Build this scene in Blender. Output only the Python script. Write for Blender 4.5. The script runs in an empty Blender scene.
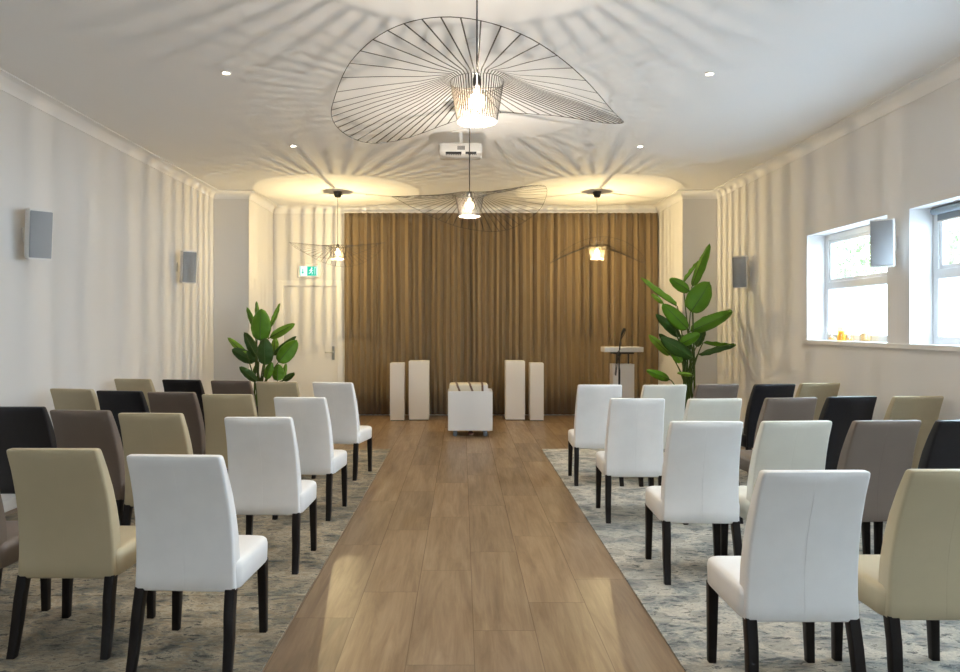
import bpy, bmesh, math, random
from mathutils import Vector, Matrix
R = math.radians
PI = math.pi
random.seed(7)
scene = bpy.context.scene
COL = scene.collection
FOC, CXP, CYP, EYE = 700.0, 462.0, 326.0, 1.5     # focal length in px, vanishing point, eye height

# ------------------------------------------------------------------ helpers
def put(o, parent=None):
    COL.objects.link(o)
    if parent is not None:
        o.parent = parent
    return o

def mesh(name, verts, faces, mat=None, parent=None, smooth=False, loc=(0, 0, 0), rot=(0, 0, 0)):
    me = bpy.data.meshes.new(name)
    me.from_pydata([tuple(v) for v in verts], [], faces)
    bm = bmesh.new(); bm.from_mesh(me)
    bmesh.ops.recalc_face_normals(bm, faces=bm.faces)
    bm.to_mesh(me); bm.free()
    if mat is not None:
        for m in (mat if isinstance(mat, (list, tuple)) else [mat]):
            me.materials.append(m)
    if smooth:
        for p in me.polygons: p.use_smooth = True
        try: me.set_sharp_from_angle(angle=R(smooth if smooth is not True else 40))
        except Exception: pass
    o = bpy.data.objects.new(name, me)
    o.location = loc; o.rotation_euler = rot
    return put(o, parent)

class MB:
    """collects shapes and builds them as one mesh object"""
    def __init__(s): s.v = []; s.f = []; s.mi = []; s.cur = 0
    def add(s, verts, faces):
        b = len(s.v); s.v += [tuple(v) for v in verts]
        s.f += [[i + b for i in f] for f in faces]; s.mi += [s.cur] * len(faces)
        return s
    def box(s, x0, x1, y0, y1, z0, z1, M=None):
        vs = [Vector((x, y, z)) for z in (z0, z1) for y in (y0, y1) for x in (x0, x1)]
        if M is not None: vs = [M @ v for v in vs]
        return s.add(vs, [(0, 2, 3, 1), (4, 5, 7, 6), (0, 1, 5, 4), (2, 6, 7, 3), (0, 4, 6, 2), (1, 3, 7, 5)])
    def loft(s, rings, caps=True, closed=True):
        n = len(rings[0]); vs = [p for r in rings for p in r]; fs = []
        for i in range(len(rings) - 1):
            for j in range(n if closed else n - 1):
                k = (j + 1) % n
                fs.append((i * n + j, i * n + k, (i + 1) * n + k, (i + 1) * n + j))
        if caps:
            fs.append(tuple(range(n - 1, -1, -1))); fs.append(tuple((len(rings) - 1) * n + j for j in range(n)))
        return s.add(vs, fs)
    def lathe(s, prof, n=24, c=(0, 0, 0)):
        rings = [[(c[0] + r * math.cos(2 * PI * j / n), c[1] + r * math.sin(2 * PI * j / n), c[2] + z) for j in range(n)] for r, z in prof]
        return s.loft(rings)
    def tube(s, pts, rad, n=8, loop=False, caps=True):
        pts = [Vector(p) for p in pts]; rings = []; m = len(pts)
        rads = rad if isinstance(rad, (list, tuple)) else [rad] * m
        up = None
        for i, p in enumerate(pts):
            a = pts[(i - 1) % m] if (loop or i > 0) else p
            b = pts[(i + 1) % m] if (loop or i < m - 1) else p
            t = (b - a).normalized()
            if up is None:
                up = Vector((0, 0, 1)) if abs(t.z) < .9 else Vector((1, 0, 0))
            side = t.cross(up).normalized(); up = side.cross(t).normalized()
            rings.append([p + rads[i] * (math.cos(2 * PI * j / n) * side + math.sin(2 * PI * j / n) * up) for j in range(n)])
        if loop:
            return s.loft(rings + [rings[0]], caps=False)
        return s.loft(rings, caps=caps)
    def build(s, name, mat=None, parent=None, smooth=False, bevel=0, **k):
        o = mesh(name, s.v, s.f, mat, parent, smooth, **k)
        for p, i in zip(o.data.polygons, s.mi): p.material_index = i
        if bevel:
            b = o.modifiers.new('bevel', 'BEVEL'); b.width = bevel; b.segments = 3; b.limit_method = 'ANGLE'; b.angle_limit = R(40)
            for p in o.data.polygons: p.use_smooth = True
            try: o.data.set_sharp_from_angle(angle=R(60))
            except Exception: pass
        return o

def rrect(w, h, r, n=4, c=(0, 0)):
    pts = []
    for sx, sy, a0 in ((1, 1, 0), (-1, 1, 90), (-1, -1, 180), (1, -1, 270)):
        for i in range(n + 1):
            a = R(a0 + 90 * i / n)
            pts.append((c[0] + sx * (w / 2 - r) + r * math.cos(a), c[1] + sy * (h / 2 - r) + r * math.sin(a)))
    return pts

def tag(o, label, cat, group=None):
    o['label'] = label; o['category'] = cat
    if group: o['group'] = group
    return o
def thing(name, label, cat, loc=(0, 0, 0), rz=0, group=None):
    o = bpy.data.objects.new(name, None); put(o)
    o.empty_display_size = .1
    o.location = loc; o.rotation_euler = (0, 0, rz)
    return tag(o, label, cat, group)
def struct(o):
    o['kind'] = 'structure'; return o
def dup(root, loc, rz, label):
    r = root.copy(); put(r); r.location = loc; r.rotation_euler = (0, 0, rz); r['label'] = label
    for ch in list(root.children):
        c = ch.copy(); put(c, r)
        for g in list(ch.children):
            put(g.copy(), c)
    return r
def at(px, py, d):
    """the point of the room seen at pixel (px, py), d metres in front of the camera"""
    return Vector(((px - CXP) * d / FOC, d, EYE + (CYP - py) * d / FOC))

# ------------------------------------------------------------------ materials
def mat(name, col=(.8, .8, .8), rough=.5, metal=0, spec=.5, **kw):
    m = bpy.data.materials.new(name); m.use_nodes = True
    b = m.node_tree.nodes['Principled BSDF']
    b.inputs['Base Color'].default_value = (*col, 1); b.inputs['Roughness'].default_value = rough
    b.inputs['Metallic'].default_value = metal; b.inputs['Specular IOR Level'].default_value = spec
    for k, v in kw.items(): b.inputs[k].default_value = v
    return m
def N(m, t, **p):
    n = m.node_tree.nodes.new(t)
    for k, v in p.items(): setattr(n, k, v)
    return n
def L(m, a, b): m.node_tree.links.new(a, b)
def bs(m): return m.node_tree.nodes['Principled BSDF']
def math_(m, op, a, b=None, c=None):
    n = N(m, 'ShaderNodeMath', operation=op)
    for i, v in enumerate((a, b, c)):
        if v is None: continue
        if isinstance(v, (int, float)): n.inputs[i].default_value = v
        else: L(m, v, n.inputs[i])
    return n.outputs[0]
def noise(m, vec, scale, detail=4, rough=.55, dist=0):
    n = N(m, 'ShaderNodeTexNoise'); n.inputs['Scale'].default_value = scale
    n.inputs['Detail'].default_value = detail; n.inputs['Roughness'].default_value = rough; n.inputs['Distortion'].default_value = dist
    if vec is not None: L(m, vec, n.inputs['Vector'])
    return n.outputs['Fac']
def ramp(m, fac, stops):
    n = N(m, 'ShaderNodeValToRGB'); e = n.color_ramp.elements
    while len(e) > 2: e.remove(e[-1])
    for i, (p, c) in enumerate(stops):
        x = e[i] if i < 2 else e.new(p)
        x.position = p; x.color = (*c, 1)
    L(m, fac, n.inputs[0]); return n.outputs[0]
def mixc(m, fac, a, b, mode='MIX'):
    n = N(m, 'ShaderNodeMix', data_type='RGBA', blend_type=mode)
    for s, v in ((n.inputs[0], fac), (n.inputs[6], a), (n.inputs[7], b)):
        if isinstance(v, (int, float)): s.default_value = v
        elif isinstance(v, tuple): s.default_value = (*v, 1)
        else: L(m, v, s)
    return n.outputs[2]
def bump(m, h, strength=.1, dist=.01):
    n = N(m, 'ShaderNodeBump'); n.inputs['Strength'].default_value = strength; n.inputs['Distance'].default_value = dist
    L(m, h, n.inputs['Height']); L(m, n.outputs[0], bs(m).inputs['Normal'])
def coords(m, scale=None, loc=None):
    t = N(m, 'ShaderNodeTexCoord').outputs['Object']
    if scale or loc:
        k = N(m, 'ShaderNodeMapping')
        if scale: k.inputs['Scale'].default_value = scale
        if loc: k.inputs['Location'].default_value = loc
        L(m, t, k.inputs['Vector']); t = k.outputs[0]
    return t

def plaster(name, col):
    m = mat(name, col, .85, spec=.25)
    bump(m, noise(m, coords(m), 55, 5), .06, .004); return m
M_wall = plaster('wall_paint', (.74, .725, .715))
M_ceil = plaster('ceiling_paint', (.85, .84, .835))
M_trim = mat('white_gloss_paint', (.82, .80, .77), .35)
bump(M_trim, noise(M_trim, coords(M_trim), 30), .02, .002)

def leather(name, col, rough=.42, coat=0):
    m = mat(name, col, rough, spec=.45)
    c = coords(m)
    L(m, mixc(m, noise(m, c, 9, 3), tuple(x * .93 for x in col), tuple(min(1, x * 1.04) for x in col)), bs(m).inputs['Base Color'])
    v = N(m, 'ShaderNodeTexVoronoi'); v.inputs['Scale'].default_value = 260; L(m, c, v.inputs['Vector'])
    bump(m, v.outputs['Distance'], .07, .002); return m
LEATHER = {
    'white': leather('white_leather', (.89, .88, .865)),
    'cream': leather('cream_leather', (.74, .71, .62)),
    'beige': leather('beige_leather', (.475, .395, .255)),
    'taupe': leather('taupe_leather', (.165, .125, .098)),
    'black': leather('black_leather', (.010, .010, .013), .40),
}
M_wenge = mat('dark_stained_wood', (.010, .007, .006), .45, spec=.25)
bump(M_wenge, noise(M_wenge, coords(M_wenge, (60, 60, 4)), 1.5, 6), .15, .003)
M_black = mat('black_metal', (.012, .011, .010), .45)
M_rib = mat('black_fibre_ribbon', (.030, .023, .015), .5)
M_white = mat('white_lacquer', (.80, .78, .75), .4)
bump(M_white, noise(M_white, coords(M_white), 20), .02, .002)
M_chrome = mat('brushed_steel', (.55, .54, .52), .3, 1)
M_grey = mat('grey_grille_cloth', (.34, .35, .36), .8)
_v = N(M_grey, 'ShaderNodeTexVoronoi'); _v.inputs['Scale'].default_value = 300; L(M_grey, coords(M_grey), _v.inputs['Vector'])
bump(M_grey, _v.outputs['Distance'], .3, .002)

def floor_mat():
    m = mat('wood_look_tile', (.3, .2, .12), .36, spec=.4)
    c = coords(m); sp = N(m, 'ShaderNodeSeparateXYZ'); L(m, c, sp.inputs[0])
    u = math_(m, 'DIVIDE', math_(m, 'SUBTRACT', sp.outputs[0], .056), .305)
    k = math_(m, 'CEIL', u)
    v = math_(m, 'DIVIDE', math_(m, 'SUBTRACT', math_(m, 'SUBTRACT', sp.outputs[1], .697), math_(m, 'MULTIPLY', k, .35)), 1.2)
    j = math_(m, 'FLOOR', v)
    cb = N(m, 'ShaderNodeCombineXYZ'); L(m, k, cb.inputs[0]); L(m, j, cb.inputs[1])
    wn = N(m, 'ShaderNodeTexWhiteNoise', noise_dimensions='2D'); L(m, cb.outputs[0], wn.inputs['Vector'])
    hsh = wn.outputs['Value']
    # grain runs along the tile, shifted tile by tile
    off = N(m, 'ShaderNodeVectorMath', operation='SCALE'); L(m, wn.outputs['Color'], off.inputs[0]); off.inputs['Scale'].default_value = 13
    sc = N(m, 'ShaderNodeVectorMath', operation='ADD'); L(m, c, sc.inputs[0]); L(m, off.outputs[0], sc.inputs[1])
    mp = N(m, 'ShaderNodeMapping'); mp.inputs['Scale'].default_value = (9, .9, 1); L(m, sc.outputs[0], mp.inputs['Vector'])
    g1 = noise(m, mp.outputs[0], 1.3, 6, .62, .7)
    mp2 = N(m, 'ShaderNodeMapping'); mp2.inputs['Scale'].default_value = (46, 2.2, 1); L(m, sc.outputs[0], mp2.inputs['Vector'])
    g2 = noise(m, mp2.outputs[0], 1.5, 4, .6, .2)
    g3 = noise(m, sc.outputs[0], 2.2, 3)
    base = ramp(m, g1, [(.28, (.110, .068, .039)), (.42, (.200, .134, .080)), (.54, (.272, .192, .121)), (.68, (.335, .250, .166)), (.80, (.215, .15, .094))])
    base = mixc(m, math_(m, 'MULTIPLY', g2, .55), base, (.12, .08, .05), 'MIX')
    base = mixc(m, math_(m, 'MULTIPLY', g3, .35), base, (.27, .20, .145))
    hv = N(m, 'ShaderNodeHueSaturation'); L(m, base, hv.inputs['Color'])
    hv.inputs['Saturation'].default_value = 1.14
    L(m, math_(m, 'ADD', math_(m, 'MULTIPLY', hsh, .34), .84), hv.inputs['Value'])
    def groove(t, width):
        f = math_(m, 'FRACT', t); f = math_(m, 'MINIMUM', f, math_(m, 'SUBTRACT', 1, f))
        return math_(m, 'LESS_THAN', f, width)
    g = math_(m, 'MAXIMUM', groove(u, .0075), groove(v, .0019))
    # pale knots and mineral streaks in the print
    L(m, mixc(m, math_(m, 'MULTIPLY', g, .50), hv.outputs[0], (.13, .105, .085)), bs(m).inputs['Base Color'])
    L(m, math_(m, 'ADD', math_(m, 'MULTIPLY', g2, .2), math_(m, 'ADD', .26, math_(m, 'MULTIPLY', g, .3))), bs(m).inputs['Roughness'])
    bump(m, math_(m, 'SUBTRACT', math_(m, 'MULTIPLY', g2, .25), g), .06, .003)
    return m

def rug_mat(name, tint, cool, val, warm):
    m = mat(name, (.3, .3, .3), .95, spec=.1)
    c = coords(m)
    n1 = noise(m, coords(m, (1.0, 1.5, 1)), 3.6, 10, .78, .5)            # big worn patches
    n2 = noise(m, coords(m, (1.2, 3.0, 1), (5, 2, 0)), 9.5, 8, .8, .3)  # smaller blotches
    n3 = noise(m, coords(m, (10, 85, 1)), 2.0, 3, .7)                     # weft lines
    n4 = noise(m, c, 150, 2, .7)                                         # pile
    n5 = noise(m, coords(m, (1, 1, 1), (9, 4, 0)), 1.1, 3)
    x = ramp(m, n1, [(.36, (.17, .20, .22)), (.45, (.42, .44, .44)), (.51, (.78, .73, .64)), (.62, (.86, .82, .74)), (.72, (.50, .50, .49))])
    x = mixc(m, ramp(m, n2, [(.51, (0, 0, 0)), (.55, (.75, .75, .75))]), x, tint)
    x = mixc(m, ramp(m, n2, [(.415, (.9, .9, .9)), (.455, (0, 0, 0))]), x, (.075, .085, .095))
    x = mixc(m, math_(m, 'MULTIPLY', ramp(m, n5, [(.45, (0, 0, 0)), (.62, (1, 1, 1))]), .35), x, cool)
    sp = N(m, 'ShaderNodeSeparateXYZ'); L(m, c, sp.inputs[0])             # faded lozenge ornament
    q = math_(m, 'MULTIPLY', math_(m, 'SINE', math_(m, 'MULTIPLY', sp.outputs[0], 13)), math_(m, 'SINE', math_(m, 'MULTIPLY', sp.outputs[1], 11)))
    q = math_(m, 'MULTIPLY', math_(m, 'GREATER_THAN', math_(m, 'ADD', math_(m, 'ABSOLUTE', q), math_(m, 'MULTIPLY', n1, 1.0)), 1.12), .30)
    x = mixc(m, q, x, (.12, .13, .14))
    x = mixc(m, math_(m, 'MULTIPLY', n3, .3), x, (.11, .11, .11))
    x = mixc(m, math_(m, 'MULTIPLY', n4, .3), x, (.07, .07, .07))
    hv = N(m, 'ShaderNodeHueSaturation'); hv.inputs['Value'].default_value = val; L(m, mixc(m, 1.0, x, warm, 'MULTIPLY'), hv.inputs['Color']); x = hv.outputs[0]
    L(m, x, bs(m).inputs['Base Color'])
    bump(m, math_(m, 'ADD', n4, n3), .5, .006)
    return m

def curtain_mat():
    m = mat('brown_curtain_cloth', (.27, .17, .09), .9, spec=.1)
    bs(m).inputs['Sheen Weight'].default_value = .25
    n = noise(m, coords(m, (160, 160, 30)), 4, 4)
    L(m, mixc(m, n, (.195, .137, .074), (.295, .212, .120)), bs(m).inputs['Base Color'])
    bump(m, n, .2, .002); return m

def leaf_mat(name, a, b):
    m = mat(name, a, .48, spec=.28)
    c = coords(m)
    L(m, mixc(m, noise(m, c, 7, 4), a, b), bs(m).inputs['Base Color'])
    bs(m).inputs['Subsurface Weight'].default_value = 0
    return m
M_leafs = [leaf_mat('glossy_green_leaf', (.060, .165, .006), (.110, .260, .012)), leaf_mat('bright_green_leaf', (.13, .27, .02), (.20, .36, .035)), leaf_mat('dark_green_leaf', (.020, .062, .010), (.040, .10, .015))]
M_stalk = leaf_mat('green_stalk', (.035, .07, .012), (.075, .12, .02))

def see_through(name, tint=(1, 1, 1), gloss=.06, glow=None, gs=0, gf=0):
    m = bpy.data.materials.new(name); m.use_nodes = True; nt = m.node_tree; nt.nodes.clear()
    out = N(m, 'ShaderNodeOutputMaterial'); tr = N(m, 'ShaderNodeBsdfTransparent'); tr.inputs[0].default_value = (*tint, 1)
    gl = N(m, 'ShaderNodeBsdfGlossy'); gl.inputs['Roughness'].default_value = .03
    mx = N(m, 'ShaderNodeMixShader'); mx.inputs[0].default_value = gloss
    L(m, tr.outputs[0], mx.inputs[1]); L(m, gl.outputs[0], mx.inputs[2]); res = mx.outputs[0]
    if glow:
        e = N(m, 'ShaderNodeEmission'); e.inputs[0].default_value = (*glow, 1); e.inputs[1].default_value = gs
        m2 = N(m, 'ShaderNodeMixShader'); m2.inputs[0].default_value = gf
        L(m, res, m2.inputs[1]); L(m, e.outputs[0], m2.inputs[2]); res = m2.outputs[0]
    L(m, res, out.inputs[0]); return m
def frosted(name, col, thru):
    m = bpy.data.materials.new(name); m.use_nodes = True; nt = m.node_tree; nt.nodes.clear()
    out = N(m, 'ShaderNodeOutputMaterial'); tr = N(m, 'ShaderNodeBsdfTransparent'); tl = N(m, 'ShaderNodeBsdfTranslucent')
    tl.inputs[0].default_value = (*col, 1); mx = N(m, 'ShaderNodeMixShader'); mx.inputs[0].default_value = thru
    L(m, tl.outputs[0], mx.inputs[1]); L(m, tr.outputs[0], mx.inputs[2]); L(m, mx.outputs[0], out.inputs[0]); return m
def emis(name, col, s):
    m = bpy.data.materials.new(name); m.use_nodes = True; nt = m.node_tree; nt.nodes.clear()
    out = N(m, 'ShaderNodeOutputMaterial'); e = N(m, 'ShaderNodeEmission'); e.inputs[0].default_value = (*col, 1); e.inputs[1].default_value = s
    L(m, e.outputs[0], out.inputs[0]); return m

# ------------------------------------------------------------------ room shell
XL, XR = -3.69, 3.79            # side walls
YF, YB, YK = 10.40, 11.75, -3.2  # pier faces, far wall, wall behind the camera
AL, AR = -3.17, 3.28            # sides of the stage recess
ZC, ZT = 3.40, 3.50             # cove foot, ceiling
TH = .30
struct(MB().box(XL - TH, XR + TH, YK - TH, YB + TH, -.2, 0).build('floor', floor_mat()))
struct(MB().box(XL - TH, XR + TH, YK - TH, YB + TH, ZT, ZT + .2).build('ceiling', M_ceil))
struct(MB().box(XL - TH, XL, YK, YF, 0, ZT).build('wall_left', M_wall))
struct(MB().box(XL - TH, AL, YF, YB + TH, 0, ZT).build('wall_left_pier', M_wall))
struct(MB().box(AR, XR + TH, YF, YB + TH, 0, ZT).build('wall_right_pier', M_wall))
# far wall with the doorway
DX0, DX1, DZ = -3.03, -2.06, 2.20
struct(MB().box(AL, DX0, YB, YB + TH, 0, ZT).box(DX1, AR, YB, YB + TH, 0, ZT).box(DX0, DX1, YB, YB + TH, DZ, ZT).box(DX0, DX1, YB + .12, YB + TH, 0, DZ).build('wall_back', M_wall))
# right wall with four window openings (two in view, two unseen, added for daylight)
WZ0, WZ1, WW = 1.347, 2.492, 1.45
WIN = [(7.69 - 1.76 * i - WW, 7.69 - 1.76 * i) for i in range(4)]
SX = XR + .20                   # inner face of the window frames
w = MB().box(XR, XR + TH, YK, YF, 0, WZ0 - .04).box(XR, XR + TH, YK, YF, WZ1, ZT)
ys = [YK] + [v for a, b in reversed(WIN) for v in (a, b)] + [YF]
for a, b in zip(ys[0::2], ys[1::2]): w.box(XR, XR + TH, a, b, WZ0 - .04, WZ1)
struct(w.build('wall_right', M_wall))
# wall behind the camera with two tall glazed openings, unseen and added for daylight
GO = [(-2.1, -1.4), (1.5, 2.2)]; GZ0, GZ1 = 1.1, 2.2
w = MB().box(XL - TH, XR + TH, YK - TH, YK, GZ1, ZT).box(XL - TH, XR + TH, YK - TH, YK, 0, GZ0)
xs = [XL - TH, GO[0][0], GO[0][1], GO[1][0], GO[1][1], XR + TH]
for a, b in zip(xs[0::2], xs[1::2]): w.box(a, b, YK - TH, YK, GZ0, GZ1)
struct(w.build('wall_front', M_wall))

M_pane = see_through('window_glass', (.97, .985, .98), .05)
M_frost = frosted('frosted_glass', (.96, .97, .98), .12)
M_pvc = mat('white_window_frame', (.82, .84, .86), .3)
def window(i, a, b, z0, z1):
    f = MB(); x0, x1, t = SX, SX + .07, .065
    f.box(x0, x1, a, a + t, z0, z1).box(x0, x1, b - t, b, z0, z1).box(x0, x1, a + t, b - t, z0, z0 + t).box(x0, x1, a + t, b - t, z1 - t, z1)
    zm = 1.935
    f.box(x0 - .005, x1, a + t, b - t, zm - .04, zm + .04)
    s = .035                                           # sash rim round the upper light
    for q in ((a + t, a + t + s), (b - t - s, b - t)): f.box(x0 + .01, x1 - .01, q[0], q[1], zm + .04, z1 - t)
    f.box(x0 + .01, x1 - .01, a + t + s, b - t - s, zm + .04, zm + .04 + s).box(x0 + .01, x1 - .01, a + t + s, b - t - s, z1 - t - s, z1 - t)
    o = struct(f.build('window_%d' % i, M_pvc, bevel=.004))
    MB().box(x0 + .03, x0 + .036, a + t, b - t, zm + .04, z1 - t).build('glass_pane', M_pane, o)
    g = MB().box(x0 + .03, x0 + .036, a + t, b - t, z0 + t, zm - .04).build('frosted_pane', M_frost, o)
    g['label'] = 'frosted lower pane'
for i, (a, b) in enumerate(WIN): window(i + 1, a, b, WZ0, WZ1)
for i, (a, b) in enumerate(GO):  # frames and panes of the added windows behind the camera
    f = MB(); t = .07; y0, y1 = YK - .22, YK - .15
    f.box(a, a + t, y0, y1, GZ0, GZ1).box(b - t, b, y0, y1, GZ0, GZ1).box(a + t, b - t, y0, y1, GZ0, GZ0 + t).box(a + t, b - t, y0, y1, GZ1 - t, GZ1)
    f.box((a + b) / 2 - .04, (a + b) / 2 + .04, y0, y1, GZ0 + t, GZ1 - t)
    o = struct(f.build('window_%d' % (i + 5), M_pvc))
    MB().box(a + t, b - t, y0 + .03, y0 + .036, GZ0 + t, GZ1 - t).build('glass_pane', M_pane, o)
# sill board
s = MB().box(XR - .035, XR, WIN[3][0] - .05, WIN[0][1] + .05, WZ0 - .04, WZ0)
for a, b in WIN: s.box(XR, SX, a, b, WZ0 - .04, WZ0)
struct(s.build('trim_2', M_trim))
# coving round the whole room
path = [('x', XL, 1), ('y', YF, -1), ('x', AL, 1), ('y', YB, -1), ('x', AR, -1), ('y', YF, -1), ('x', XR, -1), ('y', YK, 1)]
prof = [(0, ZC - .012), (.008, ZC - .012), (.008, ZC)] + [(.10 + .092 * math.cos(a), ZC + .09 * math.sin(a)) for a in [PI - i * PI / 16 for i in range(0, 9)]] + [(.112, ZC + .09), (.112, ZT)]
rings = []
for o_, z in prof:
    ln = [v + s_ * o_ for _, v, s_ in path]; ring = []
    for i in range(len(path)):
        j = (i + 1) % len(path)
        x = ln[i] if path[i][0] == 'x' else ln[j]; y = ln[j] if path[j][0] == 'y' else ln[i]
        ring.append((x, y, z))
    rings.append(ring)
c = MB().loft(rings, caps=False).build('trim_1', M_ceil, smooth=30); struct(c)
# skirting
def skirt(name, x0, x1, y0, y1): struct(MB().box(x0, x1, y0, y1, 0, .09).build(name, M_trim))
skirt('baseboard_left', XL, XL + .014, YK, YF); skirt('baseboard_right', XR - .014, XR, YK, YF)
skirt('baseboard_left_pier', XL + .014, AL, YF - .014, YF); skirt('baseboard_right_pier', AR, XR - .014, YF - .014, YF)

# door in the far wall
M_door = mat('cream_door_paint', (.80, .775, .73), .4)
d = struct(MB().box(DX0 + .03, DX1 - .03, YB + .03, YB + .07, .006, DZ - .03).build('door_1', M_door, bevel=.003))
f = MB()
for x0, x1, z0, z1 in ((DX0 - .09, DX0 + .03, 0, DZ + .06), (DX1 - .03, DX1 + .06, 0, DZ + .06), (DX0 + .03, DX1 - .03, DZ - .03, DZ + .06)):
    f.box(x0, x1, YB - .018, YB + .10, z0, z1)
f.build('door_frame', M_trim, d, bevel=.004)
hx, hz = -2.165, 1.06
h = MB().box(hx - .022, hx + .022, YB + .018, YB + .03, hz - .13, hz + .10)
h.tube([(hx, YB + .03, hz), (hx, YB - .03, hz), (hx - .02, YB - .04, hz), (hx - .13, YB - .04, hz)], .011, 10)
h.tube([(hx, YB + .02, hz - .085), (hx, YB + .005, hz - .085)], .012, 10)
h.build('door_handle', M_chrome, d, smooth=True)['label'] = 'brushed steel lever handle'

# emergency exit sign above the door
ex = thing('exit_sign', 'lit white and green emergency exit sign above the door', 'sign', (-2.566, YB - .03, 2.33))
MB().loft([[(x, .03, z + .09) for x, z in rrect(.40, .25, .03)], [(x, -.015, z + .085) for x, z in rrect(.35, .20, .02)]]).build('housing', M_white, ex, smooth=True)
M_xw = emis('lit_sign_white', (.85, .98, 1.0), 1.0); M_xg = emis('lit_sign_green', (.02, .60, .38), .9)
p = MB().box(-.145, .145, -.022, -.015, .01, .165).build('lit_panel', M_xw, ex)
g = MB().box(-.145, -.135, -.026, -.022, .01, .165)                      # arrow half
g.box(-.10, -.088, -.026, -.022, .05, .125)
g.add([(-.118, -.026, .075), (-.094, -.026, .04), (-.07, -.026, .075)], [(0, 1, 2)])
g.box(-.02, .135, -.026, -.022, .01, .165)
g.build('green_field', M_xg, ex)['label'] = 'green pictogram field'
r = MB()                                                                  # running figure and doorway
r.lathe([(.001, 0), (.013, .001), (.013, .004), (.001, .005)], 12)
r.v = [(x + .055, -.026 - z, y + .135) for x, y, z in r.v]
def limb(pts, t=.011):
    for (xa, za), (xb, zb) in zip(pts, pts[1:]):
        dx, dz = xb - xa, zb - za; l = math.hypot(dx, dz); nx, nz = -dz / l * t / 2, dx / l * t / 2
        r.add([(xa + nx, -.03, za + nz), (xb + nx, -.03, zb + nz), (xb - nx, -.03, zb - nz), (xa - nx, -.03, za - nz)], [(0, 1, 2, 3)])
limb([(.05, .12), (.045, .08)], .022); limb([(.045, .08), (.068, .06), (.06, .03)]); limb([(.045, .08), (.03, .055), (.008, .05)])
limb([(.05, .115), (.072, .095), (.085, .10)], .009); limb([(.048, .115), (.025, .105), (.018, .085)], .009)
limb([(.10, .03), (.10, .15), (.128, .15), (.128, .03)], .006)
r.build('pictogram', M_xw, ex)

# ------------------------------------------------------------------ curtain
def make_curtain():
    x0, x1, yc = -1.965, AR - .012, 11.695
    n = 620; cols = []; ph = 0.0
    rnd = random.Random(3)
    knots = [rnd.uniform(.75, 1.35) for _ in range(90)]; amp = [rnd.uniform(.6, 1.15) for _ in range(90)]
    for i in range(n + 1):
        x = x0 + (x1 - x0) * i / n
        k = ph / (2 * PI); a = int(k); fr = k - a
        per = .098 * (knots[a] * (1 - fr) + knots[a + 1] * fr); am = amp[a] * (1 - fr) + amp[a + 1] * fr
        s_ = math.sin(ph); y = math.copysign(abs(s_) ** .75, s_) * .036 * am + .006 * math.sin(x * 9.1)
        cols.append((x, y, .012 * math.sin(2 * ph), am))
        ph += 2 * PI * (x1 - x0) / n / per
    zs = [.025, .5, 1.2, 2.0, 2.8, 3.2, 3.39]; vs = []; fs = []
    for iz, z in enumerate(zs):
        for i, (x, y, sx, am) in enumerate(cols):
            g = 1 + .12 * math.sin(i * .13 + z * .8); sw = .006 * math.sin(z * 1.7 + i * .05)
            q = .75 if z > 3.3 else 1
            vs.append((min(x1, max(x0, x + sx + sw)), yc + y * g * q, z))
    m = n + 1
    for iz in range(len(zs) - 1):
        for i in range(n): fs.append((iz * m + i, iz * m + i + 1, (iz + 1) * m + i + 1, (iz + 1) * m + i))
    o = mesh('curtain', vs, fs, curtain_mat(), None, True)
    so = o.modifiers.new('thickness', 'SOLIDIFY'); so.thickness = .003
    tag(o, 'brown full-height pleated curtain across the end wall', 'curtain')
    rl = MB().box(x0, x1, yc - .015, yc + .015, 3.388, 3.41).build('curtain_rail', M_trim, o)
make_curtain()

# ------------------------------------------------------------------ rugs
def rug(x0, x1, y0, y1, m, label):
    nx, ny = 40, 60
    o = MB().box(-(x1 - x0) / 2, (x1 - x0) / 2, -(y1 - y0) / 2, (y1 - y0) / 2, 0, .007).build('rug', m, bevel=.003, loc=((x0 + x1) / 2, (y0 + y1) / 2, .0005))
    tag(o, label, 'rug', 'faded vintage-look rugs either side of the aisle')
RUG_L = rug_mat('faded_rug_warm', (.50, .42, .31), (.16, .17, .17), .74, (1, .90, .74)); RUG_R = rug_mat('faded_rug_cool', (.56, .54, .50), (.24, .30, .35), 1.0, (1, .97, .90))
rug(XL + .1, -.867, 3.88, 8.5, RUG_L, 'faded grey and beige rug left of the aisle, under the farther rows')
rug(XL + .1, -.867, -1.0, 3.872, RUG_L, 'faded grey and beige rug under the nearest row left of the aisle')
rug(.968, XR - .1, 3.88, 8.5, RUG_R, 'faded blue-grey rug right of the aisle, under the farther rows')
rug(.968, XR - .1, -1.0, 3.872, RUG_R, 'faded blue-grey rug under the nearest row right of the aisle')

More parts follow.
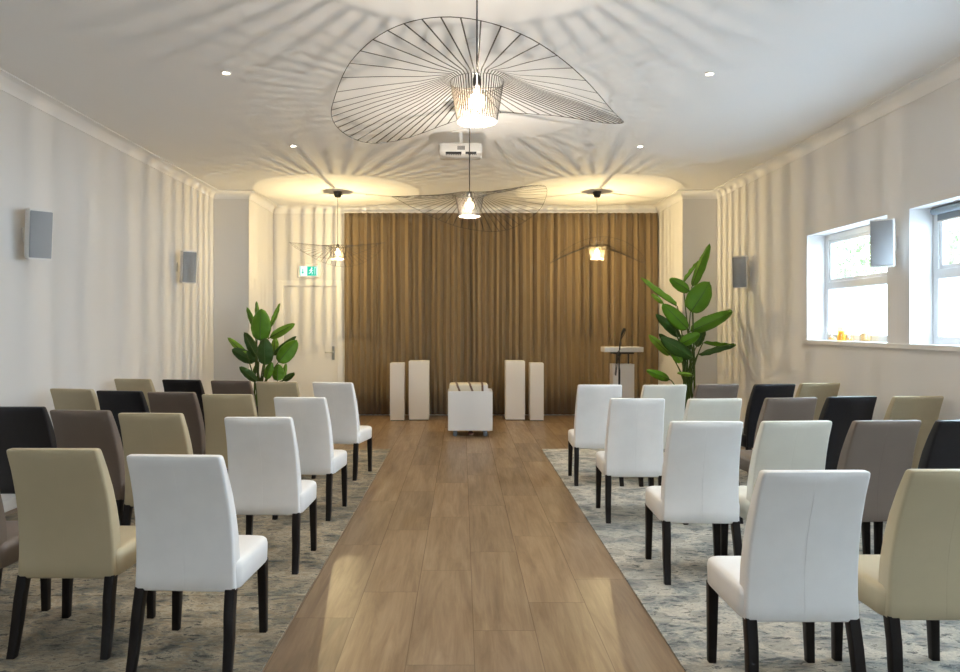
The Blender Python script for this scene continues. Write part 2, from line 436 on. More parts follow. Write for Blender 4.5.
# ------------------------------------------------------------------ chairs
def lerp(tab, z):
    for (a, va), (b, vb) in zip(tab, tab[1:]):
        if z <= b:
            t = max(0, (z - a) / (b - a)); t = t if True else t
            return va + (vb - va) * t
    return tab[-1][1]
REAR = [(.345, -.177), (.45, -.173), (.55, -.178), (.65, -.192), (.75, -.216), (.85, -.248), (.956, -.292)]
THK = [(.345, .085), (.55, .082), (.75, .072), (.956, .05)]
WID = [(.345, .445), (.60, .432), (.956, .405)]
def back_data():
    m = MB(); rings = []
    for z, ins in [(.337, .016), (.340, .006), (.348, 0)] + [(.356 + .05 * i, 0) for i in range(1, 12)] + [(.935, 0), (.947, .001), (.953, .004), (.956, .010)]:
        yr, th, wd = lerp(REAR, z), lerp(THK, z), lerp(WID, z)
        r = .013; hw = wd / 2 - ins; y0, y1 = yr + ins, yr + th - ins
        r = max(.006, r - ins * .5)
        seam = .0016 if .38 < z < .90 else 0
        puff = .006 if .36 < z < .94 else 0
        pts = []
        for i in range(5):                                 # rear-left corner
            a = R(180 + 90 * i / 4); pts.append((-hw + r + r * math.cos(a), y0 + r + r * math.sin(a)))
        for x in (-.6, -.3, -.1, -.012): pts.append((hw * x if x > -.05 or True else 0, y0 - puff * (1 - x * x)))
        pts.append((-.004, y0 - puff)); pts.append((0, y0 - puff + seam)); pts.append((.004, y0 - puff))
        for x in (.012, .1, .3, .6): pts.append((hw * x, y0 - puff * (1 - x * x)))
        for i in range(5):
            a = R(270 + 90 * i / 4); pts.append((hw - r + r * math.cos(a), y0 + r + r * math.sin(a)))
        for i in range(5):
            a = R(90 * i / 4); pts.append((hw - r + r * math.cos(a), y1 - r + r * math.sin(a)))
        for x in (.5, 0, -.5): pts.append((hw * x, y1 + puff * (1 - x * x)))
        for i in range(5):
            a = R(90 + 90 * i / 4); pts.append((-hw + r + r * math.cos(a), y1 - r + r * math.sin(a)))
        # the -.012/.012 helpers must stay ordered in x
        rings.append([(x, y, z * .991) for x, y in pts])
    return m.loft(rings)
def seat_data():
    m = MB(); rings = []
    for z, ins in ((.338, .014), (.342, .005), (.351, 0), (.43, -.002), (.450, .002), (.459, .010), (.465, .026), (.469, .06), (.471, .12)):
        rings.append([(x, y, z) for x, y in rrect(.472 - 2 * ins, .415 - 2 * ins, max(.012, .045 - ins * .3), 5, (0, .045))])
    return m.loft(rings)
def leg_data(kind, sx):
    m = MB()
    if kind == 'rear': st = [(.0, -.226, .036, .211), (.06, -.211, .038, .209), (.15, -.192, .041, .207), (.25, -.178, .043, .203), (.352, -.154, .044, .200)]
    else: st = [(.0, .214, .034, .218), (.2, .218, .040, .214), (.352, .222, .044, .211)]
    return m.loft([[(sx * cx + x, y + q, z) for x, q in rrect(t, t, .004, 2)] for z, y, t, cx in st])
PROTO_ME = {}
def chair(colour, loc, rz, label):
    t = thing('dining_chair', label, 'chair', loc, rz, 'upholstered high-backed chairs in rows')
    if not PROTO_ME:
        for k, d_ in (('backrest', back_data()), ('seat', seat_data())):
            o = d_.build(k, None, smooth=50); PROTO_ME[k] = o.data; bpy.data.objects.remove(o)
        for kind in ('front', 'rear'):
            for sx in (-1, 1):
                o = leg_data(kind, sx).build('leg', M_wenge, smooth=50); PROTO_ME[(kind, sx)] = o.data; bpy.data.objects.remove(o)
    for k in ('backrest', 'seat'):
        if (k, colour) not in PROTO_ME:
            me = PROTO_ME[k].copy(); me.materials.clear(); me.materials.append(LEATHER[colour]); PROTO_ME[(k, colour)] = me
        put(bpy.data.objects.new(k, PROTO_ME[(k, colour)]), t)
    for kind in ('front', 'rear'):
        for sx in (-1, 1): put(bpy.data.objects.new('leg', PROTO_ME[(kind, sx)]), t)
    return t
CH = 0.0085
def solve(pl, pr, py, side, cap, fixed=None):
    """floor position and turn of a chair whose top edge is seen from pl to pr at height py"""
    dtop = (.956 - EYE) * FOC / (CYP - py); px = (pl + pr) / 2
    x = (px - CXP) * dtop / FOC
    def width(a):
        c, s_ = math.cos(a), math.sin(a); hw = .199
        l = (x - hw * c) / (dtop - side * hw * s_); r_ = (x + hw * c) / (dtop + side * hw * s_)
        return (r_ - l) * FOC
    lo, hi = 0, R(cap)
    for _ in range(30):
        mid = (lo + hi) / 2
        if width(mid) > pr - pl: lo = mid
        else: hi = mid
    rz = side * lo if fixed is None else R(fixed)
    x += .009 if side < 0 and fixed is not None else 0
    # rear top edge lies .292 behind the chair's centre
    off = Vector((-math.sin(rz) * .292, math.cos(rz) * .292))
    return (x + off.x, dtop + off.y, CH), rz
ROWS = ['nearest row', 'second-nearest row', 'third row', 'farthest row']
PLACE = ['at the aisle end of', 'second from the aisle in', 'third from the aisle in', 'fourth from the aisle in', 'against the wall in']
LEFT = [
    [('white', 122, 217, 456.1), ('beige', 5, 95, 449.6), ('taupe', -113, -24, 446.1)],
    [('white', 220, 291, 417.6), ('beige', 118, 179, 413.6), ('taupe', 50, 105, 410.6), ('black', -18, 42, 407.1)],
    [('white', 271, 324, 397.6), ('beige', 202.5, 249.5, 394.6), ('taupe', 149, 190.5, 392.4), ('black', 97.3, 137.5, 391.0), ('beige', 50, 89, 389.0)],
    [('white', 310.9, 350.3, 382.5), ('beige', 256.7, 295, 381.9), ('taupe', 211.4, 247.7, 380.8), ('black', 162.3, 197.7, 379.8), ('beige', 115.5, 146.5, 379.0)]]
RIGHT = [
    [('white', 764, 873, 472), ('beige', 913, 1021, 471)],
    [('white', 673, 742.9, 421.8), ('cream', 766, 832.5, 421.5), ('taupe', 858, 923, 421), ('black', 942, 1006, 420.5)],
    [('white', 612, 664.5, 398.8), ('cream', 691, 742, 399), ('taupe', 769, 817.5, 398), ('black', 831, 878, 396.8), ('beige', 897, 945, 396.5)],
    [('white', 579, 621.4, 384.9), ('cream', 645, 686.8, 385), ('taupe', 699.5, 738.5, 384.3), ('black', 757, 796, 384.3), ('beige', 803, 841, 383.2)]]
for side, rows, nm in ((-1, LEFT, 'left'), (1, RIGHT, 'right')):
    for ri, row in enumerate(rows):
        for ci, (colr, pl, pr, py) in enumerate(row):
            loc, rz = solve(pl, pr, py, side, (2, 3, 6, 8, 10)[ci], None if ci else ((-3, -1.5, -6, -11)[ri] if side < 0 else (0, -1.8, -2, -2)[ri]))
            chair(colr, loc, rz, '%s leather chair %s the %s %s of the aisle' % (colr, PLACE[ci], ROWS[ri], nm))

# ------------------------------------------------------------------ pendant lamps
M_bulb = see_through('glowing_bulb_glass', (1, .98, .95), .03, (1, .80, .52), 14, .22)
M_glare = frosted('glare_disc_film', (.95, .93, .90), .93)
def pendant(x, y, zrim, label, power, colour, zc=2.586, a0=0):
    """a wide ribbed brim round a small ribbed cone, hung from a cup"""
    t = thing('pendant_lamp', label, 'lamp', (x, y, 2.49), 0, 'wavy wire-brim pendant lamps')
    Z = lambda z: z - 2.49
    top, r0, bot, r1 = 2.690, .130, 2.495, .098
    n = 56; sh = MB(); th = .0006
    rim = []
    for i in range(n):
        a = 2 * PI * i / n + a0; rim.append((a, zrim(a)))
    for a, z in rim:
        ca, sa = math.cos(a), math.sin(a); rr = .704 - .05 * abs(z - 2.62)
        pts = [(rr, z), (.50, top + (z - top) * .62), (.30, top + (z - top) * .28), (r0 + .03, top + .004), (r0, top - .006), ((r0 + r1) / 2, (top + bot) / 2), (r1, bot)]
        rings = []
        for i, (r_, zz) in enumerate(pts):
            hw = .0024 if i > 3 else .0031
            p0 = pts[max(0, i - 1)]; p1 = pts[min(len(pts) - 1, i + 1)]
            dr, dz = p1[0] - p0[0], p1[1] - p0[1]; l = math.hypot(dr, dz); nr, nz = -dz / l * th, dr / l * th
            ring = []
            for sgn, w_ in ((1, hw), (1, -hw), (-1, -hw), (-1, hw)):
                q = r_ + sgn * nr; ring.append((q * ca - w_ * sa, q * sa + w_ * ca, Z(zz + sgn * nz)))
            rings.append(ring)
        sh.loft(rings)
    shade = sh.build('shade', M_rib, t)
    k = 112; pts = []
    for i in range(k):
        a = 2 * PI * i / k + a0; z = zrim(a); rr = .704 - .05 * abs(z - 2.62); pts.append((rr * math.cos(a), rr * math.sin(a), Z(z)))
    MB().tube(pts, .0017, 6, loop=True).build('outer_hoop', M_rib, shade, smooth=True)
    ring = lambda r_, z, q: MB().tube([(r_ * math.cos(2 * PI * i / 48), r_ * math.sin(2 * PI * i / 48), Z(z)) for i in range(48)], q, 6, loop=True)
    ring(r0 + .001, top - .003, .0014).build('upper_ring', M_rib, shade, smooth=True)
    ring(r1, bot, .0014).build('lower_ring', M_white, shade, smooth=True)
    # three spokes carry the cone from the lamp holder
    sp = MB()
    for i in range(3):
        a = 2 * PI * i / 3 + .5; sp.tube([(.02 * math.cos(a), .02 * math.sin(a), Z(2.66)), (r0 * math.cos(a), r0 * math.sin(a), Z(top - .006))], .002, 6)
    sp.build('spoke_ring', M_rib, t)
    MB().lathe([(.001, Z(2.725)), (.012, Z(2.722)), (.021, Z(2.705)), (.021, Z(2.672)), (.017, Z(2.665)), (.001, Z(2.665))], 16).build('lamp_holder', M_black, t, smooth=True)
    MB().tube([(0, 0, Z(2.72)), (0, 0, Z(ZT - .08))], .0042, 8).build('cord', M_black, t, smooth=True)
    MB().lathe([(.001, Z(ZT - .085)), (.040, Z(ZT - .085)), (.046, Z(ZT - .075)), (.066, Z(ZT - .004)), (.066, Z(ZT - .0005)), (.001, Z(ZT - .0005))], 28).build('ceiling_cup', M_black, t, smooth=True)
    b = [(.001, Z(2.512))] + [(.043 * math.sin(q), Z(2.555 - .043 * math.cos(q))) for q in [i * PI / 12 for i in range(1, 10)]] + [(.018, Z(2.607)), (.016, Z(2.63))]
    b = [(r_, z + (.038 if i < 10 else .024)) for i, (r_, z) in enumerate(b)]
    MB().lathe(b, 20).build('bulb', M_bulb, t, smooth=True)
    MB().lathe([(.001, Z(2.4955)), (r1 - .004, Z(2.4955)), (r1 - .004, Z(2.4975)), (.001, Z(2.4975))], 40).build('glare_disc', M_glare, t)  # added clear disc, lit up as the bulb's glare; the real shade is open below
    ld = bpy.data.lights.new('bulb_light', 'POINT'); ld.energy = power; ld.color = colour; ld.shadow_soft_size = .003
    lo = bpy.data.objects.new('bulb_light', ld); lo.location = (0, 0, Z(2.592)); put(lo, t)
def wave(amp, th0, tilt=0, tth=0, mean=2.59): return lambda a: mean + amp * math.cos(2 * (a - th0)) + tilt * math.cos(a - tth)
def outline(tab):
    """smooth closed wave through (degrees, height) pairs"""
    tab = sorted(tab); ext = [(d - 360, z) for d, z in tab] + tab + [(d + 360, z) for d, z in tab]
    def raw(d):
        for (d0, z0), (d1, z1) in zip(ext, ext[1:]):
            if d0 <= d <= d1: return z0 + (z1 - z0) * (d - d0) / (d1 - d0)
    def f(a):
        d = (math.degrees(a) + 180) % 360 - 180
        return sum(w_ * raw(d + o) for o, w_ in ((-9, .1), (-4.5, .2), (0, .4), (4.5, .2), (9, .1)))
    return f
wave1 = outline([(-156, 2.515), (-146, 2.597), (-139, 2.628), (-133, 2.655), (-127, 2.68), (-120, 2.696), (-113, 2.706), (-107, 2.708), (-100, 2.704), (-93, 2.691), (-87, 2.675), (-80, 2.65), (-74, 2.625), (-68, 2.594), (-62, 2.561), (-56, 2.528), (-50, 2.496), (-45, 2.467), (-40, 2.446), (-34, 2.420), (-20, 2.43), (-5, 2.47), (10, 2.52), (24, 2.575), (38, 2.64), (52, 2.695), (75, 2.751), (84, 2.746), (98, 2.712), (111, 2.641), (122, 2.576), (138, 2.51), (150, 2.485), (161, 2.483), (170, 2.487), (180, 2.49)])
wave2 = outline([(-180, 2.677), (-155, 2.62), (-135, 2.57), (-110, 2.54), (-90, 2.535), (-65, 2.60), (-45, 2.68), (-20, 2.73), (0, 2.70), (20, 2.59), (36, 2.53), (52, 2.46), (66, 2.44), (80, 2.455), (100, 2.50), (135, 2.64), (160, 2.69)])
WARM = (1, .79, .41); WARM2 = (1, .89, .74)
pendant(.073, 3.41, wave1, 'large wavy wire-brim pendant lamp nearest the camera', 54, WARM2)
pendant(.068, 6.36, wave2, 'wavy wire-brim pendant lamp over the aisle, behind the nearest one', 42, WARM2)
pendant(-1.85, 10.42, wave(.15, R(2)), 'wavy wire-brim pendant lamp in front of the door', 88, WARM)
pendant(2.01, 10.42, wave(.15, R(85)), 'wavy wire-brim pendant lamp above the lectern', 88, WARM)

# ------------------------------------------------------------------ recessed ceiling spotlights
M_lens = emis('lit_lens', (1, .86, .66), 25)
for x, y, label in ((-1.86, 5.52, 'small round recessed ceiling spotlight on the left, nearer one'), (-1.87, 7.76, 'small round recessed ceiling spotlight on the left, farther one'),
                    (1.96, 5.54, 'small round recessed ceiling spotlight on the right, nearer one'), (1.98, 7.78, 'small round recessed ceiling spotlight on the right, farther one'),
                    (-1.86, 3.28, 'added unseen recessed ceiling spotlight above the nearest chairs on the left'), (1.96, 3.28, 'added unseen recessed ceiling spotlight above the nearest chairs on the right'),  # from here on: out-of-view spotlights added for more overhead light
                    (-1.86, 1.0, 'added unseen recessed ceiling spotlight over the near end of the room, left side'), (1.96, 1.0, 'added unseen recessed ceiling spotlight over the near end of the room, right side')):
    t = thing('ceiling_spotlight', label, 'light', (x, y, ZT), 0, 'recessed ceiling spotlights')
    MB().lathe([(.042, -.0005), (.042, -.006), (.032, -.010), (.027, -.004), (.027, -.0005)], 28).build('bezel', M_white, t, smooth=True)
    MB().lathe([(.001, -.001), (.025, -.001), (.025, -.004), (.001, -.005)], 20).build('lens', M_lens, t)
    ld = bpy.data.lights.new('spot_beam', 'SPOT'); ld.energy = 45; ld.color = (1, .91, .80); ld.spot_size = R(110); ld.spot_blend = .9; ld.shadow_soft_size = .08
    lo = bpy.data.objects.new('spot_beam', ld); lo.location = (0, 0, -.02); put(lo, t)

# smoke detector and projector on the ceiling
t = thing('smoke_detector', 'small round white smoke detector on the ceiling above the nearest lamp', 'detector', (.077, 4.91, ZT))
MB().lathe([(.058, -.0005), (.058, -.014), (.050, -.020), (.001, -.020)], 28).build('base', M_white, t, smooth=30)
MB().lathe([(.001, -.0205), (.038, -.0205), (.036, -.038), (.028, -.046), (.001, -.048)], 28).build('sensor_head', M_white, t, smooth=30)
t = thing('projector', 'white projector hung from the ceiling between the two aisle lamps', 'projector', (-.015, 7.2, 3.24))
b = MB().loft([[(x, y, z) for x, y in rrect(.44 - 2 * i, .30 - 2 * i, .04, 5)] for z, i in ((0, .012), (.012, .002), (.03, 0), (.09, 0), (.103, .004), (.11, .016))])
b.build('body', mat('grey_white_plastic', (.55, .53, .50), .45), t, smooth=45)
M_slot = mat('dark_vent', (.02, .02, .02), .7)
v = MB()
for i in range(9): v.box(-.15 + i * .018, -.140 + i * .018, -.112, -.07, -.0012, .002)
for i in range(5): v.box(.08 + i * .018, .09 + i * .018, -.112, -.08, -.0012, .002)
v.box(-.15, .01, -.1508, -.12, -.0015, .016).box(.05, .16, -.1508, -.12, -.0015, .016)
for i in range(7): v.box(-.03 + i * .011, -.023 + i * .011, -.152, -.148, .035, .075)
v.build('vent', M_slot, t)
MB().lathe([(.001, 0), (.040, 0), (.040, .05), (.001, .05)], 20).build('lens', M_slot, t, loc=(.09, .145, .055), rot=(R(-90), 0, 0), smooth=30)
MB().tube([(0, 0, .108), (0, 0, .25)], .02, 12).lathe([(.001, .246), (.09, .246), (.09, .2595), (.001, .2595)], 24).box(-.10, .10, -.08, .08, .108, .118).build('ceiling_mount', M_white, t, smooth=30)

# ------------------------------------------------------------------ wall speakers
def speaker(x, y, z, yaw, label, side):
    t = thing('wall_speaker', label, 'speaker', (x, y, z), 0, 'small white wall speakers with grey grilles')
    Mx = Matrix.Rotation(yaw, 4, 'Z') @ Matrix.Rotation(R(6), 4, 'X')
    b = MB(); w_, h_, d_ = .182, .415, .15
    rg = []
    for q, i in ((-d_ / 2, .004), (-d_ / 2 + .006, 0), (d_ / 2 - .05, 0), (d_ / 2, .045)):
        rg.append([Mx @ Vector((px * (1 - i / w_ * 2), q, pz)) for px, pz in rrect(w_, h_, .010, 3)])
    b.loft(rg).build('cabinet', M_white, t, smooth=40)
    g = MB().loft([[Mx @ Vector((px, q, pz)) for px, pz in rrect(w_ - .016 - e, h_ - .03 - e, .006, 3)] for q, e in ((-d_ / 2 + .002, 0), (-d_ / 2 - .006, 0), (-d_ / 2 - .009, .006))])
    g.build('grille', M_grey, t, smooth=40)
    wx = (XL if side < 0 else XR) - x
    k = MB().tube([Mx @ Vector((0, d_ / 2 - .01, 0)), (wx * .75, .06, 0), (wx, .06, 0)], .014, 10).box(min(wx, wx - side * .012), max(wx, wx - side * .012), .01, .11, -.06, .06)
    k.build('bracket', M_white, t, smooth=40)
speaker(XL + .14, 5.86, 2.265, R(47), 'white and grey wall speaker on the left wall, nearest the camera', -1)
speaker(XL + .14, 9.06, 2.265, R(38), 'white and grey wall speaker on the left wall, farther back', -1)
speaker(XR - .135, 6.08, 2.22, R(-36), 'white and grey wall speaker between the two windows', 1)
speaker(XR - .13, 9.2, 2.21, R(-32), 'white and grey wall speaker on the right wall behind the tall plant', 1)

# ------------------------------------------------------------------ pedestals, trolley, lectern at the end wall
M_pedestal = mat('white_pedestal_paint', (.76, .72, .68), .55)
bump(M_pedestal, noise(M_pedestal, coords(M_pedestal), 18), .03, .002)
for pl, pr, yt, yb, label in ((390, 404, 363, 421, 'narrow white pedestal farthest left before the curtain'), (408.7, 428.7, 361, 420.4, 'wide white pedestal left of the white trolley'),
                              (505.7, 525, 361, 420.4, 'wide white pedestal right of the white trolley'), (530, 543.7, 363, 421, 'narrow white pedestal right of the wide one, nearest the lectern')):
    d = FOC * EYE / (yb - CYP); w_ = (pr - pl) * d / FOC; x = ((pl + pr) / 2 - CXP) * d / FOC; h_ = (yb - yt) * d / FOC
    t = thing('pedestal', label, 'pedestal', (x, d + w_ / 2, 0), 0, 'white display pedestals before the curtain')
    MB().box(-w_ / 2, w_ / 2, -w_ / 2, w_ / 2, .012, h_ - .004).build('column', M_pedestal, t, bevel=.003)
    MB().box(-w_ / 2 + .006, w_ / 2 - .006, -w_ / 2 + .006, w_ / 2 - .006, h_ - .004, h_).build('top_plate', M_pedestal, t)
    MB().box(-w_ / 2 + .012, w_ / 2 - .012, -w_ / 2 + .012, w_ / 2 - .012, 0, .012).build('plinth', M_black, t)

# trolley: open white box on castors
ty = 9.50; tx = (470.3 - CXP) * 9.48 / FOC
t = thing('trolley', 'low white box trolley on castors in the middle before the curtain', 'trolley', (tx, ty + .2, 0))
W_, D_, Z0, Z1 = .604, .44, .082, .615
tr = MB().box(-W_ / 2, W_ / 2, -D_ / 2, -D_ / 2 + .02, Z0, Z1)
tr.build('front_panel', M_white, t, bevel=.003)
MB().box(-W_ / 2, W_ / 2, D_ / 2 - .02, D_ / 2, Z0, Z1).build('rear_panel', M_white, t, bevel=.003)
for sx in (-1, 1): MB().box(min(sx * W_ / 2, sx * (W_ / 2 - .01)), max(sx * W_ / 2, sx * (W_ / 2 - .01)), -D_ / 2 + .02, D_ / 2 - .02, Z0, Z1).build('side_panel', M_white, t)
MB().box(-W_ / 2 + .02, W_ / 2 - .02, -D_ / 2 + .02, D_ / 2 - .02, Z0, Z0 + .02).box(-W_ / 2 + .02, W_ / 2 - .02, -D_ / 2 + .02, D_ / 2 - .02, .50, .52).build('shelf', M_white, t)
M_castor = mat('grey_castor', (.16, .19, .23), .35)
for sx, sy in ((-1, -1), (1, -1), (-1, 1), (1, 1)):
    cst = MB().box(-.026, .026, -.026, .026, .067, .082).box(-.024, -.019, -.02, .02, .025, .068).box(.019, .024, -.02, .02, .025, .068).build('castor', M_castor, t, loc=(sx * .205, sy * .17, 0), rot=(0, 0, R(90)))
    MB().lathe([(.001, -.017), (.028, -.017), (.033, -.011), (.033, .011), (.028, .017), (.001, .017)], 20).build('wheel', M_castor, cst, loc=(0, 0, .033), rot=(0, R(90), 0), smooth=35)
M_redbrown = mat('red_brown_pedal', (.10, .03, .02), .5)
MB().box(-.03, .04, -.215, -.06, .03, .045).box(-.02, .03, -.08, -.05, .03, .082).build('brake_pedal', M_redbrown, t, bevel=.003)['label'] = 'dark red-brown brake pedal'
# strapped light chest standing in the trolley
M_chest = mat('cream_canvas', (.74, .66, .50), .8)
bump(M_chest, noise(M_chest, coords(M_chest), 120), .2, .002)
ch = thing('chest', 'cream canvas chest with three brown straps lying in the white trolley', 'chest', (tx - .026, ty + .21, .521))
cw, cd, chh = .524, .36, .185
MB().loft([[(x, y, z) for x, y in rrect(cw - 2 * i, cd - 2 * i, .02, 4)] for z, i in ((0, .006), (.008, 0), (chh - .025, 0), (chh - .007, .006), (chh, .02))]).build('body', M_chest, ch, smooth=45)
M_strap = mat('brown_leather_strap', (.17, .095, .055), .6)
for x in (-.155, .02, .19):
    s_ = MB(); hw = .014; sl = .035
    pr = [(-cd / 2 - .004, .01, 4), (-cd / 2 - .004, chh - .015, .3), (-cd / 2 + .02, chh + .003, .1), (cd / 2 - .02, chh + .003, -1), (cd / 2 + .003, chh - .02, -1.05), (cd / 2 + .003, .01, -1.05)]
    rg = [[(x + sl * k_ * (.5 if x < .1 else .05) + dx, y + (.0 if dx < 0 else 0), z) for dx in (-hw, hw)] for y, z, k_ in pr]
    s_.loft(rg, caps=False, closed=False)
    o = s_.build('strap', M_strap, ch); so = o.modifiers.new('thickness', 'SOLIDIFY'); so.thickness = .005; so.offset = 1
MB().box(cw / 2 - .07, cw / 2 + .003, -cd / 2 - .003, cd / 2 + .003, .012, chh - .01).build('end_panel', M_white, ch, bevel=.004)['label'] = 'white end panel'

# lectern
ly = 10.3; sc_ = ly / FOC
t = thing('lectern', 'white lectern with a wide slab top standing right of the pedestals', 'lectern', (2.388, ly + .17, 0))
MB().box(-.287, .287, -.16, .14, 1.115, 1.187).build('top_slab', M_white, t, bevel=.004)
MB().box(-.158, .158, -.13, .10, 0, .935).build('column', M_pedestal, t, bevel=.004)
MB().box(-.15, .16, -.10, .10, 1.085, 1.115).tube([(-.07, 0, .93), (-.07, 0, 1.10)], .012, 10).tube([(.10, 0, .93), (.10, 0, 1.10)], .012, 10).build('support_frame', M_black, t)['label'] = 'black support frame'
# microphone on its stand, in front of the lectern
mx = (617 - CXP) * sc_ + .0
t = thing('microphone_stand', 'black microphone stand with a trailing cable in front of the lectern', 'microphone', (mx, ly - .12, 0))
MB().lathe([(.001, 0), (.12, 0), (.12, .012), (.02, .03), (.001, .03)], 28).build('base', M_black, t, smooth=40)
MB().tube([(0, 0, .02), (.005, 0, 1.12)], .011, 10).tube([(.0, 0, 1.06), (.02, 0, 1.12)], .02, 10).build('pole', M_black, t, smooth=40)
MB().tube([(.005, 0, 1.11), (.012, 0, 1.22), (.03, 0, 1.33), (.045, .01, 1.395)], .007, 8).build('gooseneck', M_black, t, smooth=40)
MB().tube([(.035, 0, 1.36), (.05, -.005, 1.40), (.075, -.02, 1.455), (.083, -.022, 1.47)], [.012, .018, .023, .012], 12).build('microphone_head', M_black, t, smooth=60)
MB().tube([(.07, -.01, 1.44), (.10, 0, 1.45), (.085, .01, 1.39), (.02, -.015, 1.30), (.012, -.02, 1.16), (-.04, -.03, 1.10), (-.05, -.03, .90), (-.062, -.03, .80), (-.05, -.03, .78), (-.035, -.03, .90), (-.012, -.022, 1.05), (.012, -.02, .85), (.01, -.02, .35), (.03, -.05, .03)], .006, 8).build('cable', M_black, t, smooth=40)

# ------------------------------------------------------------------ plants
def blade(leaf, base, tip, wid, normal, sag, fold, parent, m, seed):
    """a paddle leaf from base to tip; its flat face turned towards normal, folded along the midrib"""
    rnd = random.Random(seed); base = Vector(base); tip = Vector(tip); ax = tip - base; ln = ax.length; ax.normalize()
    nv = Vector(normal); nv = (nv - ax * nv.dot(ax)).normalized(); sd = ax.cross(nv).normalized()
    NS, NC = 18, 4; vs = []; fs = []
    for i in range(NS + 1):
        t_ = i / NS
        c_ = base + ax * ln * t_ + nv * (sag * ln * 4 * t_ * (1 - t_))
        prof_ = math.sin(PI * t_ ** .80) ** .52 if 0 < t_ < 1 else .02
        hw = wid / 2 * max(prof_, .015) * 1.06
        for j in range(-NC, NC + 1):
            u = j / NC
            w_ = hw * u
            lift = -fold * abs(w_) + .006 * math.sin(t_ * 21 + (3 if u > 0 else 0) + seed) * abs(u)
            cup = .10 * wid * u * u
            vs.append(c_ + sd * w_ * math.cos(math.atan(fold)) - nv * (lift * -1 if False else fold * abs(w_) * .8) - nv * cup + nv * .006 * math.sin(t_ * 23 + seed + u) * abs(u))
    m_ = 2 * NC + 1
    for i in range(NS):
        for j in range(m_ - 1): fs.append((i * m_ + j, i * m_ + j + 1, (i + 1) * m_ + j + 1, (i + 1) * m_ + j))
    o = mesh('leaf', vs, fs, m, parent, 60)
    so = o.modifiers.new('thickness', 'SOLIDIFY'); so.thickness = .0015
    mid = [base + ax * ln * t_ + nv * (sag * ln * 4 * t_ * (1 - t_) + .001) for t_ in [i / 10 for i in range(11)]]
    MB().tube(mid, [.007 - .0055 * i / 10 for i in range(11)], 6).build('midrib', M_stalk, o, smooth=60)
    return o
def plant(name, label, px, d, pot_r, pot_h, leaves, crop, org, clump, stem_z):
    k, (ox, oy) = crop, org
    c = Vector(((px - CXP) * d / FOC, d, 0))
    t = thing(name, label, 'plant', c)
    M_pot = mat('black_planter', (.012, .012, .012), .4)
    MB().lathe([(.001, 0), (pot_r * .78, 0), (pot_r * .80, .01), (pot_r, pot_h - .02), (pot_r, pot_h), (pot_r - .018, pot_h), (pot_r - .022, pot_h - .05), (.001, pot_h - .05)], 32).build('pot', M_pot, t, smooth=40)
    M_soil = mat('potting_soil', (.03, .02, .013), .95)
    MB().lathe([(.001, pot_h - .0499), (pot_r - .024, pot_h - .0499), (pot_r - .024, pot_h - .035), (.001, pot_h - .02)], 24).build('soil', M_soil, t)
    rnd = random.Random(len(leaves))
    for i, (bx, by, tx_, ty_, w_, off, lift, fold, mi) in enumerate(leaves):
        b = at(ox + bx / k, oy + by / k, d + off) - c
        dt = off + rnd.uniform(-.06, .06) + lift
        tp = at(ox + tx_ / k, oy + ty_ / k, d + dt) - c
        wid = w_ / k * d / FOC
        ln = (tp - b).length
        real = max(wid, .22 * ln); roll = math.acos(min(1, wid / real)) * (1 if i % 2 else -1)
        ax = (tp - b).normalized()
        nv = Vector((0, -1, 0)); nv = (nv - ax * nv.dot(ax)).normalized()
        nv = Matrix.Rotation(roll * .92, 3, ax) @ nv
        bl = blade('leaf', b, tp, real, nv, rnd.uniform(.02, .07), fold, t, M_leafs[mi], i)
        r0 = rnd.uniform(0, 2 * PI); root = Vector((clump * math.cos(r0), clump * math.sin(r0), pot_h - .03))
        mid = Vector((root.x * 1.4 + b.x * .12, root.y * 1.4 + b.y * .12, max(pot_h + .1, min(stem_z, b.z * .75))))
        if b.z < mid.z + .12: mid = Vector((root.x + b.x * .2, root.y + b.y * .2, pot_h + (b.z - pot_h) * .65))
        pts = []
        for q in range(13):                                # quadratic stalk rising from the soil, ending along the blade
            s_ = q / 12; a_ = root.lerp(mid, s_); e_ = mid.lerp(b - ax * .02, s_); pts.append(a_.lerp(e_, s_))
        pts.append(b + ax * .03)
        MB().tube(pts, [.016 - .010 * q / 13 for q in range(14)], 7).build('stalk', M_stalk, bl, smooth=60)
# each leaf: base and tip as seen, breadth, distance towards/away, tip towards/away, fold, shade of green
LP = [(235, 268, 240, 80, 112, -.12, .05, .15, 0), (222, 170, 212, 36, 30, .05, .02, .5, 1), (203, 195, 155, 70, 36, .10, .05, .5, 0), (296, 190, 352, 48, 26, .05, .1, .6, 1),
      (288, 252, 437, 168, 52, -.05, -.15, .3, 1), (215, 362, 140, 216, 62, .02, .08, .3, 2), (262, 410, 262, 252, 92, -.2, -.05, .2, 2), (152, 345, 43, 248, 42, .0, .1, .4, 1),
      (205, 392, 70, 318, 74, .08, -.1, .3, 2), (215, 505, 112, 420, 52, -.06, -.1, .3, 2), (318, 335, 322, 246, 46, .12, .05, .3, 1), (342, 392, 450, 262, 92, -.1, .1, .25, 0), (310, 352, 446, 240, 40, .06, .1, .4, 2),
      (268, 492, 302, 392, 52, -.12, .04, .3, 0), (335, 500, 340, 402, 70, -.02, .1, .3, 0), (368, 502, 435, 457, 36, -.1, -.1, .3, 2), (368, 490, 386, 398, 30, .1, .1, .4, 1), (195, 470, 215, 400, 26, .1, .0, .4, 0)]
plant('potted_plant', 'shorter broad-leaved green plant in front of the left pier near the door', 258, 9.75, .17, .40, LP, 5.844, (220, 295), .045, .65)
